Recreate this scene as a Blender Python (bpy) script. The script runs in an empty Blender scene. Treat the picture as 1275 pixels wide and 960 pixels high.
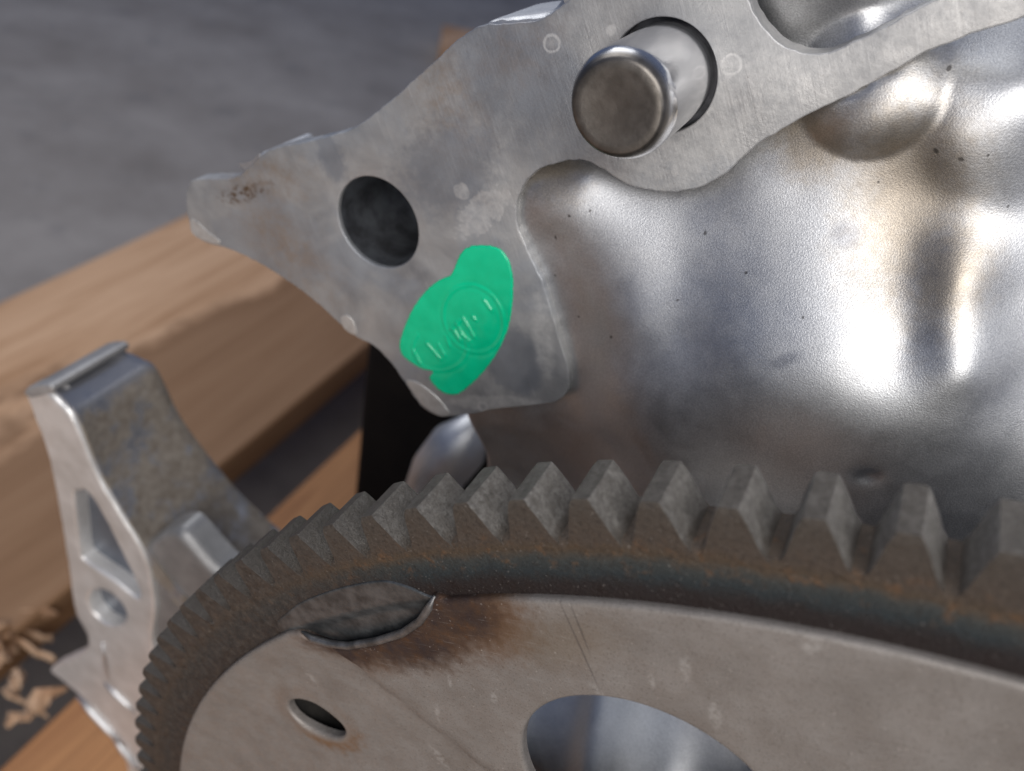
import bpy, bmesh, math, random
import numpy as np
from mathutils import Matrix, Vector, noise as mnoise
from mathutils.geometry import delaunay_2d_cdt

S = bpy.context.scene
COL = S.collection
random.seed(7)

# ------------------------------------------------------------------ camera
# Solved from the photograph: the toothed ring is a circle of 125 mm (plate edge) whose axis
# vanishes at pixel (1259,-204) of the 1275 x 960 picture, focal length 1054 px.
F, CX, CY = 1053.6, 637.5, 480.0
nb = np.array([1258.6 - CX, -204.4 - CY, F]); nb /= np.linalg.norm(nb)
a_ = np.array([0., -1., 0.]); a_ = a_ - (a_ @ nb) * nb; a_ /= np.linalg.norm(a_)
b_ = np.cross(nb, a_)
D0 = 125 / 2.28993
CEN = nb * D0 - .4441 * D0 * b_ - 3.26676 * D0 * a_          # ring centre seen from the camera, mm
PHI = math.radians(30)
UP = math.cos(PHI) * a_ + math.sin(PHI) * b_
RT = -math.sin(PHI) * a_ + math.cos(PHI) * b_
FR = -nb
ZC = 0.349                                                     # crank axis above the floor, m
RING = Matrix.Translation((0, 0, ZC)) @ Matrix.Rotation(math.radians(90), 4, 'X')   # ring frame -> world


def ring_of(v):                                                # camera vector -> ring frame components
    return np.array([v @ RT, v @ UP, v @ FR])


def onz(px, py, z):                                            # pixel -> point (mm) on the plane z of the ring frame
    r = np.array([px - CX, py - CY, F]); P = r * ((D0 - z) / (r @ nb)) - CEN
    return (P @ RT, P @ UP)


def onh(px, py, h):                                            # pixel -> ring frame point on the level y = h
    r = np.array([px - CX, py - CY, F]); C = -CEN
    t = (h - C @ UP) / (r @ UP); P = C + r * t
    return (P @ RT, P @ FR)


def wdir(v):                                                   # camera direction -> world direction
    q = ring_of(np.array(v, float)); return Vector((q[0], -q[2], q[1])).normalized()


cam = bpy.data.cameras.new('camera'); camo = bpy.data.objects.new('camera', cam); COL.objects.link(camo)
cam.sensor_width = 36; cam.lens = F / 1275 * 36
cam.clip_start = 0.004; cam.clip_end = 60
xr, yr, zr = ring_of(np.array([1., 0, 0])), ring_of(np.array([0, -1., 0])), ring_of(np.array([0, 0, -1.]))
cp = ring_of(-CEN) * .001
Mc = Matrix(((xr[0], yr[0], zr[0], cp[0]), (xr[1], yr[1], zr[1], cp[1]), (xr[2], yr[2], zr[2], cp[2]), (0, 0, 0, 1)))
camo.matrix_world = RING @ Mc
cam.dof.use_dof = True; cam.dof.focus_distance = 0.098; cam.dof.aperture_fstop = 22
S.camera = camo
CAMW = camo.matrix_world.translation

# ------------------------------------------------------------------ light: a shaded workshop with an open door, plus two added fill lamps
w = bpy.data.worlds.new('World'); S.world = w; w.use_nodes = True
bg = w.node_tree.nodes['Background']; bg.inputs[0].default_value = (.20, .40, 1.0, 1); bg.inputs[1].default_value = .16


def area(name, d, dist, sx, sy, watts, color):
    """rectangular lamp seen from the engine in direction d = (right, up, towards the viewer)"""
    l = bpy.data.lights.new(name, 'AREA'); l.shape = 'RECTANGLE'; l.size = sx; l.size_y = sy
    l.energy = watts; l.color = color
    o = bpy.data.objects.new(name, l); COL.objects.link(o)
    t = RING @ Vector((-.09, .1, -.04))
    o.location = t + Vector((d[0], -d[2], d[1])).normalized() * dist
    o.rotation_euler = (t - o.location).to_track_quat('-Z', 'Y').to_euler()
    return o


area('doorway_light', (.34, .60, .72), 1.0, .85, .66, 11.5, (1, .985, .965))
area('front_fill_light', (.14, -.06, .98), 1.2, .42, .36, 3.4, (1, .96, .92))  # fill lamp added to brighten the flange and its rail
area('back_fill_light', (-.60, .74, -.25), 1.8, 1.1, 1.1, 15, (.95, .97, 1))  # fill lamp added to light the boards and the floor
S.view_settings.view_transform = 'Standard'; S.view_settings.look = 'None'
S.view_settings.exposure = 0; S.view_settings.gamma = 1


# ------------------------------------------------------------------ helpers: objects
def empty(name, label, cat, group=None, mat=None):
    o = bpy.data.objects.new(name, None); COL.objects.link(o); o.empty_display_size = .01
    o.matrix_world = RING if mat is None else mat
    o['label'] = label; o['category'] = cat
    if group: o['group'] = group
    return o


def mesh(name, verts, faces, mat, parent=None, smooth=None, mm=True):
    me = bpy.data.meshes.new(name)
    k = .001 if mm else 1
    me.from_pydata([(v[0] * k, v[1] * k, v[2] * k) for v in verts], [], faces); me.update()
    if mat: me.materials.append(mat)
    if smooth:
        me.polygons.foreach_set('use_smooth', [True] * len(me.polygons))
        if smooth < 180: me.set_sharp_from_angle(angle=math.radians(smooth))
    o = bpy.data.objects.new(name, me); COL.objects.link(o)
    if parent: o.parent = parent
    return o


def catmull(pts, step):
    """closed smooth loop through pts, resampled at about `step`"""
    P = [np.array(p, float) for p in pts]; N = len(P); out = []
    for i in range(N):
        p0, p1, p2, p3 = P[i - 1], P[i], P[(i + 1) % N], P[(i + 2) % N]
        k = max(1, int(np.linalg.norm(p2 - p1) / step))
        for j in range(k):
            t = j / k
            out.append(.5 * ((2 * p1) + (p2 - p0) * t + (2 * p0 - 5 * p1 + 4 * p2 - p3) * t * t + (3 * p1 - p0 - 3 * p2 + p3) * t ** 3))
    return out


def circle(cx, cy, r, n=64, rx=None, rot=0):
    rx = rx or r; c, s = math.cos(rot), math.sin(rot)
    return [np.array((cx + c * rx * math.cos(t) - s * r * math.sin(t), cy + s * rx * math.cos(t) + c * r * math.sin(t))) for t in np.linspace(0, 2 * math.pi, n, endpoint=False)]


def orient(loop, ccw=True):
    A = sum(loop[i - 1][0] * loop[i][1] - loop[i][0] * loop[i - 1][1] for i in range(len(loop)))
    return list(loop) if (A > 0) == ccw else list(loop)[::-1]


def inside(p, loop):
    x, y = p; r = False
    for i in range(len(loop)):
        x1, y1 = loop[i - 1]; x2, y2 = loop[i]
        if (y1 > y) != (y2 > y) and x < (x2 - x1) * (y - y1) / (y2 - y1) + x1: r = not r
    return r


def inside_np(X, Y, loop):
    r = np.zeros(X.shape, bool)
    for i in range(len(loop)):
        x1, y1 = loop[i - 1]; x2, y2 = loop[i]
        if y1 == y2: continue
        r ^= ((y1 > Y) != (y2 > Y)) & (X < (x2 - x1) * (Y - y1) / (y2 - y1) + x1)
    return r


def sheet(name, outer, holes, zf, T, bev, grid, mat, parent, smooth=35, flip=False, back=True):
    """a plate with a front face z = zf(x, y), rounded rims of radius bev and thickness T, with real holes"""
    loops = [orient(outer, True)] + [orient(h, False) for h in holes]
    verts, faces, inner = [], [], []
    rows = [(1, 0), (.62, .07), (.29, .29), (.07, .62), (0, 1)]
    for lp in loops:
        N = len(lp); L = np.array(lp)
        tang = np.roll(L, -1, 0) - np.roll(L, 1, 0); tang /= np.maximum(np.linalg.norm(tang, axis=1), 1e-9)[:, None]
        nin = np.c_[-tang[:, 1], tang[:, 0]]
        base = len(verts)
        for (o, zz) in rows:
            Q = L + nin * (o * bev)
            for q, l in zip(Q, L): verts.append((q[0], q[1], zf(q[0], q[1]) - zz * bev))
        for l in L: verts.append((l[0], l[1], zf(l[0], l[1]) - T))
        R = len(rows) + 1
        for r in range(R - 1):
            for i in range(N):
                j = (i + 1) % N
                faces.append((base + r * N + i, base + (r + 1) * N + i, base + (r + 1) * N + j, base + r * N + j))
        inner.append((base, N, base + (R - 1) * N))
    ip, ie, lp2 = [], [], []
    idx = []
    for (bs, N, bk) in inner:
        s = len(ip)
        lp2.append([verts[bs + i][:2] for i in range(N)])
        for i in range(N): ip.append(Vector(verts[bs + i][:2])); ie.append((s + i, s + (i + 1) % N)); idx.append(bs + i)
    nb_ = len(ip)
    if grid:
        A = np.array(lp2[0]); x0, y0 = A.min(0); x1, y1 = A.max(0)
        gx, gy = np.meshgrid(np.arange(x0, x1, grid), np.arange(y0, y1, grid)); gx = gx + (np.indices(gx.shape)[0] % 2) * grid * .5
        m = inside_np(gx, gy, lp2[0])
        for h in lp2[1:]: m &= ~inside_np(gx, gy, h)
        G = np.c_[gx[m], gy[m]]
        B = np.concatenate([np.array(l) for l in lp2])
        keep = [i for i, g in enumerate(G) if np.min(np.abs(B - g).max(1)) > grid * .3]
        for g in G[keep]: ip.append(Vector(g))
    vs, es, fs, ov, oe, of = delaunay_2d_cdt(ip, ie, [], 0, 1e-6)
    remap = []
    for k, v in enumerate(vs):
        o = [q for q in ov[k] if q < nb_]
        if o: remap.append(idx[o[0]])
        else:
            remap.append(len(verts)); verts.append((v.x, v.y, zf(v.x, v.y)))
    fa = np.array([f for f in fs if len(f) == 3]); V = np.array([(v.x, v.y) for v in vs])
    cc = V[fa].mean(1)
    m = inside_np(cc[:, 0], cc[:, 1], lp2[0])
    for h in lp2[1:]: m &= ~inside_np(cc[:, 0], cc[:, 1], h)
    for f, k in zip(fa, m):
        if not k: continue
        p, q, r = V[f]
        if (q[0] - p[0]) * (r[1] - p[1]) - (q[1] - p[1]) * (r[0] - p[0]) < 0: f = f[::-1]
        faces.append(tuple(remap[i] for i in f))
    if back:                                                     # closed behind with the same loops
        ip = []; ie = []; idx = []
        for (bs, N, bk) in inner:
            s = len(ip)
            for i in range(N): ip.append(Vector(verts[bk + i][:2])); ie.append((s + i, s + (i + 1) % N)); idx.append(bk + i)
        vs, es, fs, ov, oe, of = delaunay_2d_cdt(ip, ie, [], 0, 1e-6)
        V = np.array([(v.x, v.y) for v in vs]); full = [[verts[bk + i][:2] for i in range(N)] for (bs, N, bk) in inner]
        for f in fs:
            c = V[list(f)].mean(0)
            if not inside(c, full[0]) or any(inside(c, h) for h in full[1:]): continue
            if any(not ov[i] for i in f): continue
            p, q, r = V[f[0]], V[f[1]], V[f[2]]
            g = list(f)
            if (q[0] - p[0]) * (r[1] - p[1]) - (q[1] - p[1]) * (r[0] - p[0]) > 0: g = g[::-1]
            faces.append(tuple(idx[ov[i][0]] for i in g))
    return mesh(name, verts, faces, mat, parent, smooth)


def revolve(name, prof, seg, mat, parent, cx=0, cy=0, smooth=30, a0=0, a1=2 * math.pi):
    """(r, z) profile turned round the axis through (cx, cy)"""
    full = abs(a1 - a0 - 2 * math.pi) < 1e-6
    n = seg if full else seg + 1
    V = [(cx + r * math.sin(t), cy + r * math.cos(t), z) for t in [a0 + (a1 - a0) * i / seg for i in range(n)] for (r, z) in prof]
    m = len(prof); Fc = []
    for i in range(seg):
        j = (i + 1) % n
        for k in range(m - 1): Fc.append((i * m + k, i * m + k + 1, j * m + k + 1, j * m + k))
    return mesh(name, V, Fc, mat, parent, smooth)


def tube(name, pts, r, mat, parent, seg=8, smooth=180, flat=1.0, taper=True):
    P = [np.array(p, float) for p in pts]; V, Fc = [], []
    for i, p in enumerate(P):
        t = P[min(i + 1, len(P) - 1)] - P[max(i - 1, 0)]; t /= max(np.linalg.norm(t), 1e-9)
        u = np.cross(t, (0, 0, 1.)); u = u / max(np.linalg.norm(u), 1e-9) if np.linalg.norm(u) > 1e-6 else np.array((1., 0, 0))
        v = np.cross(u, t); rr = r * (.35 if taper and i in (0, len(P) - 1) else 1)
        for k in range(seg):
            q = 2 * math.pi * k / seg; V.append(tuple(p + u * rr * math.cos(q) + v * rr * flat * math.sin(q)))
    for i in range(len(P) - 1):
        for k in range(seg): Fc.append((i * seg + k, i * seg + (k + 1) % seg, (i + 1) * seg + (k + 1) % seg, (i + 1) * seg + k))
    Fc.append(tuple(range(seg))[::-1]); Fc.append(tuple((len(P) - 1) * seg + k for k in range(seg)))
    return mesh(name, V, Fc, mat, parent, smooth)


def box(name, lo, hi, bev, mat, parent=None, jitter=0, cuts=0, mm=True):
    bm = bmesh.new(); bmesh.ops.create_cube(bm, size=1)
    k = .001 if mm else 1
    for v in bm.verts: v.co = Vector([(lo[i] + hi[i]) / 2 + v.co[i] * (hi[i] - lo[i]) for i in range(3)]) * k
    if cuts: bmesh.ops.subdivide_edges(bm, edges=[e for e in bm.edges if e.calc_length() > .15], cuts=cuts, use_grid_fill=True)
    bmesh.ops.bevel(bm, geom=[e for e in bm.edges if e.is_manifold and e.calc_face_angle() > .5], offset=bev * k, segments=3, affect='EDGES', profile=.6)
    if jitter:
        for v in bm.verts: v.co += Vector(mnoise.noise_vector(v.co * 9)) * jitter * k
    me = bpy.data.meshes.new(name); bm.to_mesh(me); bm.free(); me.materials.append(mat)
    me.polygons.foreach_set('use_smooth', [True] * len(me.polygons)); me.set_sharp_from_angle(angle=math.radians(40))
    o = bpy.data.objects.new(name, me); COL.objects.link(o)
    if parent: o.parent = parent
    return o


ZF = -45.0                                                     # machined flange face, behind the ring's front face (z = 0), mm
ZP = 0.9                                                       # disc face, proud of the ring
# ------------------------------------------------------------------ helpers: materials
FLEX = empty('flexplate', 'round steel flexplate with rusty toothed rim, welded to its grey-brown disc', 'flexplate')
ENGINE = empty('engine_block', 'aluminium engine block end with machined flange, steel dowel pin and bumpy cast wall', 'engine')


class NT:
    def __init__(s, name):
        s.m = bpy.data.materials.new(name); s.m.use_nodes = True; s.t = s.m.node_tree; s.n = s.t.nodes; s.l = s.t.links
        s.b = s.n['Principled BSDF']
        tc = s.n.new('ShaderNodeTexCoord'); tc.object = FLEX
        v = s.n.new('ShaderNodeVectorMath'); v.operation = 'SCALE'; v.inputs['Scale'].default_value = 1000
        s.l.new(tc.outputs['Object'], v.inputs[0]); s.co = v.outputs[0]      # millimetres on the crank axis
        sp = s.n.new('ShaderNodeSeparateXYZ'); s.l.new(s.co, sp.inputs[0]); s.x, s.y, s.z = sp.outputs
    def put(s, sock, v):
        if isinstance(v, (int, float)): sock.default_value = v
        elif isinstance(v, tuple): sock.default_value = (*v, 1) if len(v) == 3 and sock.type == 'RGBA' else v
        else: s.l.new(v, sock)
    def math(s, op, a, b=0, c=0, clamp=False):
        k = s.n.new('ShaderNodeMath'); k.operation = op; k.use_clamp = clamp
        for i, v in enumerate((a, b, c)): s.put(k.inputs[i], v)
        return k.outputs[0]
    def mix(s, f, a, b, mode='MIX'):
        k = s.n.new('ShaderNodeMix'); k.data_type = 'RGBA'; k.blend_type = mode; k.clamp_factor = True
        s.put(k.inputs[0], f); s.put(k.inputs[6], a); s.put(k.inputs[7], b); return k.outputs[2]
    def ss(s, v, a, b, lo=0, hi=1):
        k = s.n.new('ShaderNodeMapRange'); k.interpolation_type = 'SMOOTHSTEP'
        for i, q in enumerate((v, a, b, lo, hi)): s.put(k.inputs[i], q)
        return k.outputs[0]
    def scaled(s, vec, loc=(0, 0, 0)):
        k = s.n.new('ShaderNodeMapping'); s.l.new(s.co, k.inputs[0]); k.inputs['Scale'].default_value = vec; k.inputs['Location'].default_value = loc
        return k.outputs[0]
    def mapped(s, rot, vec):
        k = s.n.new('ShaderNodeMapping'); k.vector_type = 'TEXTURE'; s.l.new(s.co, k.inputs[0]); k.inputs['Rotation'].default_value = rot; k.inputs['Scale'].default_value = vec
        return k.outputs[0]
    def noise(s, scale, detail=4, rough=.55, vec=None, dist=0):
        k = s.n.new('ShaderNodeTexNoise'); k.inputs['Scale'].default_value = scale; k.inputs['Detail'].default_value = detail
        k.inputs['Roughness'].default_value = rough; k.inputs['Distortion'].default_value = dist
        s.l.new(vec or s.co, k.inputs['Vector']); return k.outputs['Fac']
    def vor(s, scale, vec=None, out='Distance', feat='F1'):
        k = s.n.new('ShaderNodeTexVoronoi'); k.inputs['Scale'].default_value = scale; k.feature = feat
        s.l.new(vec or s.co, k.inputs['Vector']); return k.outputs[out]
    def ramp(s, v, stops):
        k = s.n.new('ShaderNodeValToRGB'); e = k.color_ramp.elements
        while len(e) < len(stops): e.new(.5)
        for q, (p, c) in zip(e, stops): q.position = p; q.color = (*c, 1)
        s.put(k.inputs[0], v); return k.outputs[0]
    def bump(s, h, dist, strength=1, prev=None):
        k = s.n.new('ShaderNodeBump'); k.inputs['Distance'].default_value = dist * .001; k.inputs['Strength'].default_value = strength
        s.put(k.inputs['Height'], h)
        if prev: s.l.new(prev, k.inputs['Normal'])
        return k.outputs[0]
    def spot(s, x, y, rx, ry, rot=0, wob=.5, soft=.5):
        """an uneven stain round (x, y): 1 inside, 0 outside"""
        c, q = math.cos(rot), math.sin(rot)
        dx = s.math('SUBTRACT', s.x, x); dy = s.math('SUBTRACT', s.y, y)
        u = s.math('ADD', s.math('MULTIPLY', dx, c / rx), s.math('MULTIPLY', dy, q / rx))
        v = s.math('ADD', s.math('MULTIPLY', dx, -q / ry), s.math('MULTIPLY', dy, c / ry))
        d = s.math('SQRT', s.math('ADD', s.math('MULTIPLY', u, u), s.math('MULTIPLY', v, v)))
        nz = s.math('MULTIPLY', s.math('SUBTRACT', s.noise(.9, 3), .5), wob * 2)
        return s.ss(s.math('ADD', d, nz), 1 + soft, 1 - soft)
    def many(s, spots):
        r = None
        for q in spots:
            k = s.spot(*q); r = k if r is None else s.math('MAXIMUM', r, k)
        return r
    def radius(s): return s.math('SQRT', s.math('ADD', s.math('MULTIPLY', s.x, s.x), s.math('MULTIPLY', s.y, s.y)))
    def done(s, color, metal, rough, normal=None, spec=.5, coat=0):
        s.put(s.b.inputs['Base Color'], color); s.put(s.b.inputs['Metallic'], metal); s.put(s.b.inputs['Roughness'], rough)
        s.b.inputs['Specular IOR Level'].default_value = spec
        if coat: s.b.inputs['Coat Weight'].default_value = coat; s.b.inputs['Coat Roughness'].default_value = .08
        if normal: s.l.new(normal, s.b.inputs['Normal'])
        return s.m


def P0(px, py, z=ZP): return onz(px, py, z)


def m_ring():
    k = NT('ring_steel'); r = k.radius()
    rw = k.math('ADD', r, k.math('MULTIPLY', k.math('SUBTRACT', k.noise(.35, 4), .5), 2.2))
    col = k.ramp(k.ss(rw, 124, 138), [(0, (.018, .010, .008)), (.09, (.018, .013, .012)), (.2, (.022, .029, .031)), (.34, (.042, .045, .041)), (.46, (.078, .054, .034)), (.58, (.074, .055, .041)), (1, (.070, .057, .045))])
    rust = k.math('MULTIPLY', k.ss(k.noise(.55, 5, .65), .52, .68), k.ss(k.math('ABSOLUTE', k.math('SUBTRACT', r, 130.3)), 3.2, .6))
    col = k.mix(k.math('MULTIPLY', rust, .6), col, (.15, .075, .032))
    wx, wy = P0(440, 765, -1)
    burn = k.many([(wx, wy, 11, 5, .95, .35, .6)])
    bcol = k.ramp(k.noise(.5, 4), [(.3, (.018, .012, .01)), (.52, (.06, .03, .016)), (.72, (.10, .045, .016))])
    col = k.mix(k.math('MULTIPLY', burn, .85), col, bcol)
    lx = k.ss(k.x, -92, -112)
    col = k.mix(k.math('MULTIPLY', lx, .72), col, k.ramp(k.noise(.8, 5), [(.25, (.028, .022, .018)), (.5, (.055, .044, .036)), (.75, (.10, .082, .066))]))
    spk = k.ss(k.noise(3.6, 2, .6), .66, .74)
    col = k.mix(k.math('MULTIPLY', spk, .55), col, (.42, .38, .34))
    col = k.mix(k.ss(k.noise(1.9, 4, .7), .5, .36), col, k.mix(.5, col, (.02, .016, .013)))
    h = k.math('ADD', k.noise(2.2, 6, .7), k.math('MULTIPLY', k.noise(.6, 3), .8))
    nrm = k.bump(h, .26, .9)
    return k.done(col, .25, k.ss(k.noise(.7, 3), .3, .7, .48, .72), nrm, .4)


def m_flank(name, c0, c1):
    k = NT(name)
    col = k.mix(k.ss(k.noise(.9, 5, .65), .3, .7), c0, c1)
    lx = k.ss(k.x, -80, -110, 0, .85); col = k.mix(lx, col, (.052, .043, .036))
    col = k.mix(k.math('MULTIPLY', k.ss(k.math('ADD', k.radius(), k.math('MULTIPLY', k.math('SUBTRACT', k.noise(.8, 4), .5), 1.6)), 133.0, 131.6), .75), col, (.05, .034, .022))
    col = k.mix(k.math('MULTIPLY', k.ss(k.noise(4.2, 2, .6), .64, .74), .35), col, (.42, .39, .35))
    col = k.mix(k.math('MULTIPLY', k.ss(k.noise(2.2, 4, .75), .5, .34), .5), col, (.045, .038, .032))
    col = k.mix(k.math('MULTIPLY', k.ss(k.noise(1.5, 5, .8), .42, .6), .45), col, (.07, .058, .046))
    return k.done(col, .3, .55, k.bump(k.noise(2.0, 5, .75), .42, 1), .45)


def m_plate():
    k = NT('plate_steel')
    col = k.ramp(k.noise(.16, 5, .6), [(.3, (.20, .178, .158)), (.5, (.228, .205, .184)), (.7, (.255, .231, .209))])
    col = k.mix(k.math('MULTIPLY', k.ss(k.noise(4.2, 3, .6), .54, .68), .55), col, (.10, .085, .07))
    # temper colours and soot round the weld
    g = [P0(440, 800), P0(520, 780), P0(600, 770)]
    far = k.many([(*g[0], 9.0, 4.2, .65, .35, .6), (*g[1], 11, 5.6, .85, .35, .5), (*P0(590, 765), 6.5, 6.0, .9, .35, .5)])
    near = k.many([(*P0(425, 808), 6.0, 2.8, .6, .35, .5), (*P0(500, 800), 9.0, 3.8, .75, .35, .5), (*P0(562, 762), 6.0, 4.4, .9, .35, .5)])
    col = k.mix(k.math('MULTIPLY', far, .85), col, (.12, .056, .02))
    col = k.mix(k.math('MULTIPLY', near, .9), col, k.ramp(k.noise(.6, 4), [(.3, (.022, .018, .022)), (.6, (.05, .03, .022)), (.8, (.10, .045, .018))]))
    olive = k.many([(*P0(700, 800), 6, 3.0, .9, .4, .8)]); col = k.mix(k.math('MULTIPLY', olive, .45), col, (.15, .105, .06))
    # pale scuffs
    sc = [(*P0(853, 833), .55, 1.6, .35, .5, .4), (*P0(890, 890), .6, 1.9, .45, .5, .5), (*P0(1010, 806), .75, .95, .3, .4, .5), (*P0(812, 848), .35, .9, .4, .6, .5), (*P0(545, 888), .35, 1.6, .3, .4, .5), (*P0(615, 868), .4, .9, .3, .5, .5), (*P0(540, 955), .6, 2.2, .9, .5, .6), (*P0(475, 868), .5, 1.4, .9, .5, .6), (*P0(380, 855), .5, 1.1, 1.2, .5, .6), (*P0(560, 848), .3, 1.0, .3, .5, .5), (*P0(745, 862), .5, 1.2, 1.0, .6, .6)]
    m = k.math('MULTIPLY', k.many(sc), k.ss(k.noise(1.4, 4, .7), .36, .6))
    col = k.mix(k.math('MULTIPLY', m, .34), col, (.50, .48, .45))
    sc2 = k.noise(1, 3, .6, k.mapped((0, 0, .5), (5, .18, 1))); col = k.mix(k.math('MULTIPLY', k.ss(sc2, .60, .72), .20), col, (.42, .40, .37)); col = k.mix(k.math('MULTIPLY', k.ss(sc2, .40, .28), .25), col, (.12, .10, .085))
    sx, sy = P0(385, 905); rd = k.math('SUBTRACT', k.spot(sx, sy, 7.2, 5.6, .3, .35, .3), k.spot(sx + .2, sy + .5, 5.6, 4.4, .3, .1, .2))
    col = k.mix(k.math('MULTIPLY', k.math('MAXIMUM', rd, 0), k.ss(k.math('SUBTRACT', k.x, k.y), sx - sy, sx - sy + 7, .25, .9)), col, (.17, .085, .03))
    col = k.mix(k.math('MULTIPLY', k.ss(k.noise(2.6, 2), .7, .76), .5), col, (.55, .5, .45))
    # two thin dark scratches
    for (p, q) in (((697, 750), (745, 855)), ((710, 752), (735, 815))):
        A, B = np.array(P0(*p)), np.array(P0(*q)); c_ = (A + B) / 2; L = np.linalg.norm(B - A) / 2
        col = k.mix(k.math('MULTIPLY', k.spot(c_[0], c_[1], L, .10, math.atan2(*(B - A)[::-1]), .25, .5), .6), col, (.07, .06, .055))
    h = k.math('ADD', k.noise(4.2, 4, .6), k.math('MULTIPLY', k.noise(.7, 4), .3))
    return k.done(col, .35, k.ss(k.noise(.5, 4), .3, .7, .42, .6), k.bump(h, .09, .7), .45)


def m_flange():
    k = NT('machined_aluminium')
    col = k.ramp(k.noise(.10, 5, .62, dist=.6), [(.3, (.25, .25, .255)), (.5, (.36, .355, .35)), (.72, (.45, .44, .425))])
    bl = k.ss(k.noise(.055, 4, .6, dist=.5), .50, .62)
    col = k.mix(k.math('MULTIPLY', bl, .45), col, (.27, .29, .32))
    br = [(*P0(330, 225, ZF), 9, 4, .45, .5, .8), (*P0(560, 130, ZF), 5, 7, .6, .6, .9), (*P0(640, 60, ZF), 6, 5, .6, .6, .8), (*P0(350, 300, ZF), 9, 5, -.4, .5, .9)]
    col = k.mix(k.math('MULTIPLY', k.many(br), k.ss(k.noise(.5, 5, .65), .35, .7, .2, .7)), col, (.30, .225, .165))
    dirt = k.math('MULTIPLY', k.spot(*P0(305, 240, ZF), 5.5, 1.3, .6, .6, .5), k.ss(k.noise(1.5, 4, .7), .45, .6)); col = k.mix(dirt, col, (.12, .07, .035))
    # machine scratches, smears and painted rail glare
    q0, q1 = np.array(P0(507, 176, ZF)), np.array(P0(534, 245, ZF)); SCR = math.atan2(*(q1 - q0)[::-1])
    st = k.noise(.6, 4, .6, k.mapped((0, 0, SCR), (9, .3, 1)))
    col = k.mix(k.math('MULTIPLY', k.ss(st, .60, .74), .22), col, (.66, .65, .64))
    dk = k.many([(*P0(650, 90, ZF), 8, 12, .9, .5, .7), (*P0(412, 195, ZF), 2.2, 4, .6, .5, .3), (*P0(560, 210, ZF), 9, 6, .9, .6, .5), (*P0(640, 450, ZF), 5, 6, .4, .25, .15)])
    col = k.mix(k.math('MULTIPLY', dk, .55), col, (.17, .185, .215))
    pale = k.many([(*P0(600, 265, ZF), 5.5, 2.2, 1.05, .9, .12), (*P0(575, 238, ZF), 1.3, 1.2, 0, .4, .12), (*P0(676, 420, ZF), 1.6, 7, .35, .4, .4), (*P0(820, 215, ZF), 10, 5, .5, .4, .7), (*P0(1100, 90, ZF), 16, 5, .55, .4, .7), (*P0(930, 130, ZF), 7, 7, .5, .4, .7), (*P0(1240, 20, ZF), 14, 6, .5, .4, .7), (*P0(620, 502, ZF), 9, 1.4, .5, .4, .2)])  # stains, plus pale patches painting the rail's reflected light into the colour
    col = k.mix(k.math('MULTIPLY', pale, k.ss(k.noise(.8, 4, .7), .3, .7, .18, .55)), col, (.66, .64, .61))
    # dried drops: pale rings, only some cells
    d = k.vor(.13); r_ = k.n[-1]
    rc = k.math('GREATER_THAN', k.math('FRACT', k.math('MULTIPLY', r_.outputs['Color'], 7.3)), .45)
    rad = k.ss(k.math('FRACT', k.math('MULTIPLY', r_.outputs['Color'], 3.1)), 0, 1, .07, .17)
    ring = k.ss(k.math('ABSOLUTE', k.math('SUBTRACT', k.math('ADD', d, k.math('MULTIPLY', k.math('SUBTRACT', k.noise(.9), .5), .06)), rad)), .035, .005)
    dot = k.math('MULTIPLY', k.ss(d, rad, 0), .45)
    col = k.mix(k.math('MULTIPLY', k.math('MULTIPLY', rc, k.math('MAXIMUM', ring, dot)), .42), col, (.72, .70, .67))
    col = k.mix(k.math('MULTIPLY', k.ss(k.noise(1.7, 4, .7), .62, .75), .5), col, (.22, .19, .165))
    h = k.math('ADD', k.noise(2.4, 5, .6), k.math('MULTIPLY', st, .9))
    return k.done(col, .55, k.ss(k.noise(.22, 5), .3, .7, .36, .56), k.bump(h, .05, .6), .5)


def m_cast(name='cast_aluminium', brown=1.0):
    k = NT(name)
    col = k.ramp(k.noise(.13, 5, .6), [(.3, (.64, .635, .63)), (.5, (.69, .685, .68)), (.7, (.73, .725, .72))])
    st = [(*P0(1130, 250, ZF), 6, 12, .5, .5, .8), (*P0(1010, 180, -45), 4.5, 4, .4, .5, .7), (*P0(1180, 330, -45), 4, 6, .3, .5, .8), (*P0(690, 225, -46), 4, 2.5, .3, .5, .8)]
    col = k.mix(k.math('MULTIPLY', k.many(st), .8 * brown), col, (.46, .38, .28))
    rp = random.Random(11)
    pits = [(*P0(x, y, ZF), .15 + .17 * rp.random(), .12 + .1 * rp.random(), x, .9, .4) for x, y in ((710, 268), (690, 297), (688, 346), (735, 262), (1197, 200), (1092, 232), (935, 330), (852, 362), (1165, 190), (878, 290), (1230, 195), (1255, 264), (720, 395), (1010, 372), (1180, 92), (770, 408))]
    col = k.mix(k.math('MULTIPLY', k.many(pits), .75), col, (.07, .06, .052))
    sm = k.many([(*P0(1100, 508, -52), 1.5, 1.0, .6, .2, .4), (*P0(995, 405, -47), .7, 1.9, -.7, .3, .5), (*P0(1055, 290, -45), 1.6, 1.5, 0, .3, .5)])
    col = k.mix(k.math('MULTIPLY', sm, .45), col, (.24, .25, .29))
    g = k.noise(5.5, 2, .5); h = k.math('ADD', g, k.math('MULTIPLY', k.noise(1.8, 2), .10)); col = k.mix(k.ss(g, .34, .68), k.mix(.72, (.1, .1, .11), col), col)
    return k.done(col, 1.0, k.ss(k.noise(.3, 4), .3, .7, .47, .53), k.bump(h, .034, .9), .5)


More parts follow.
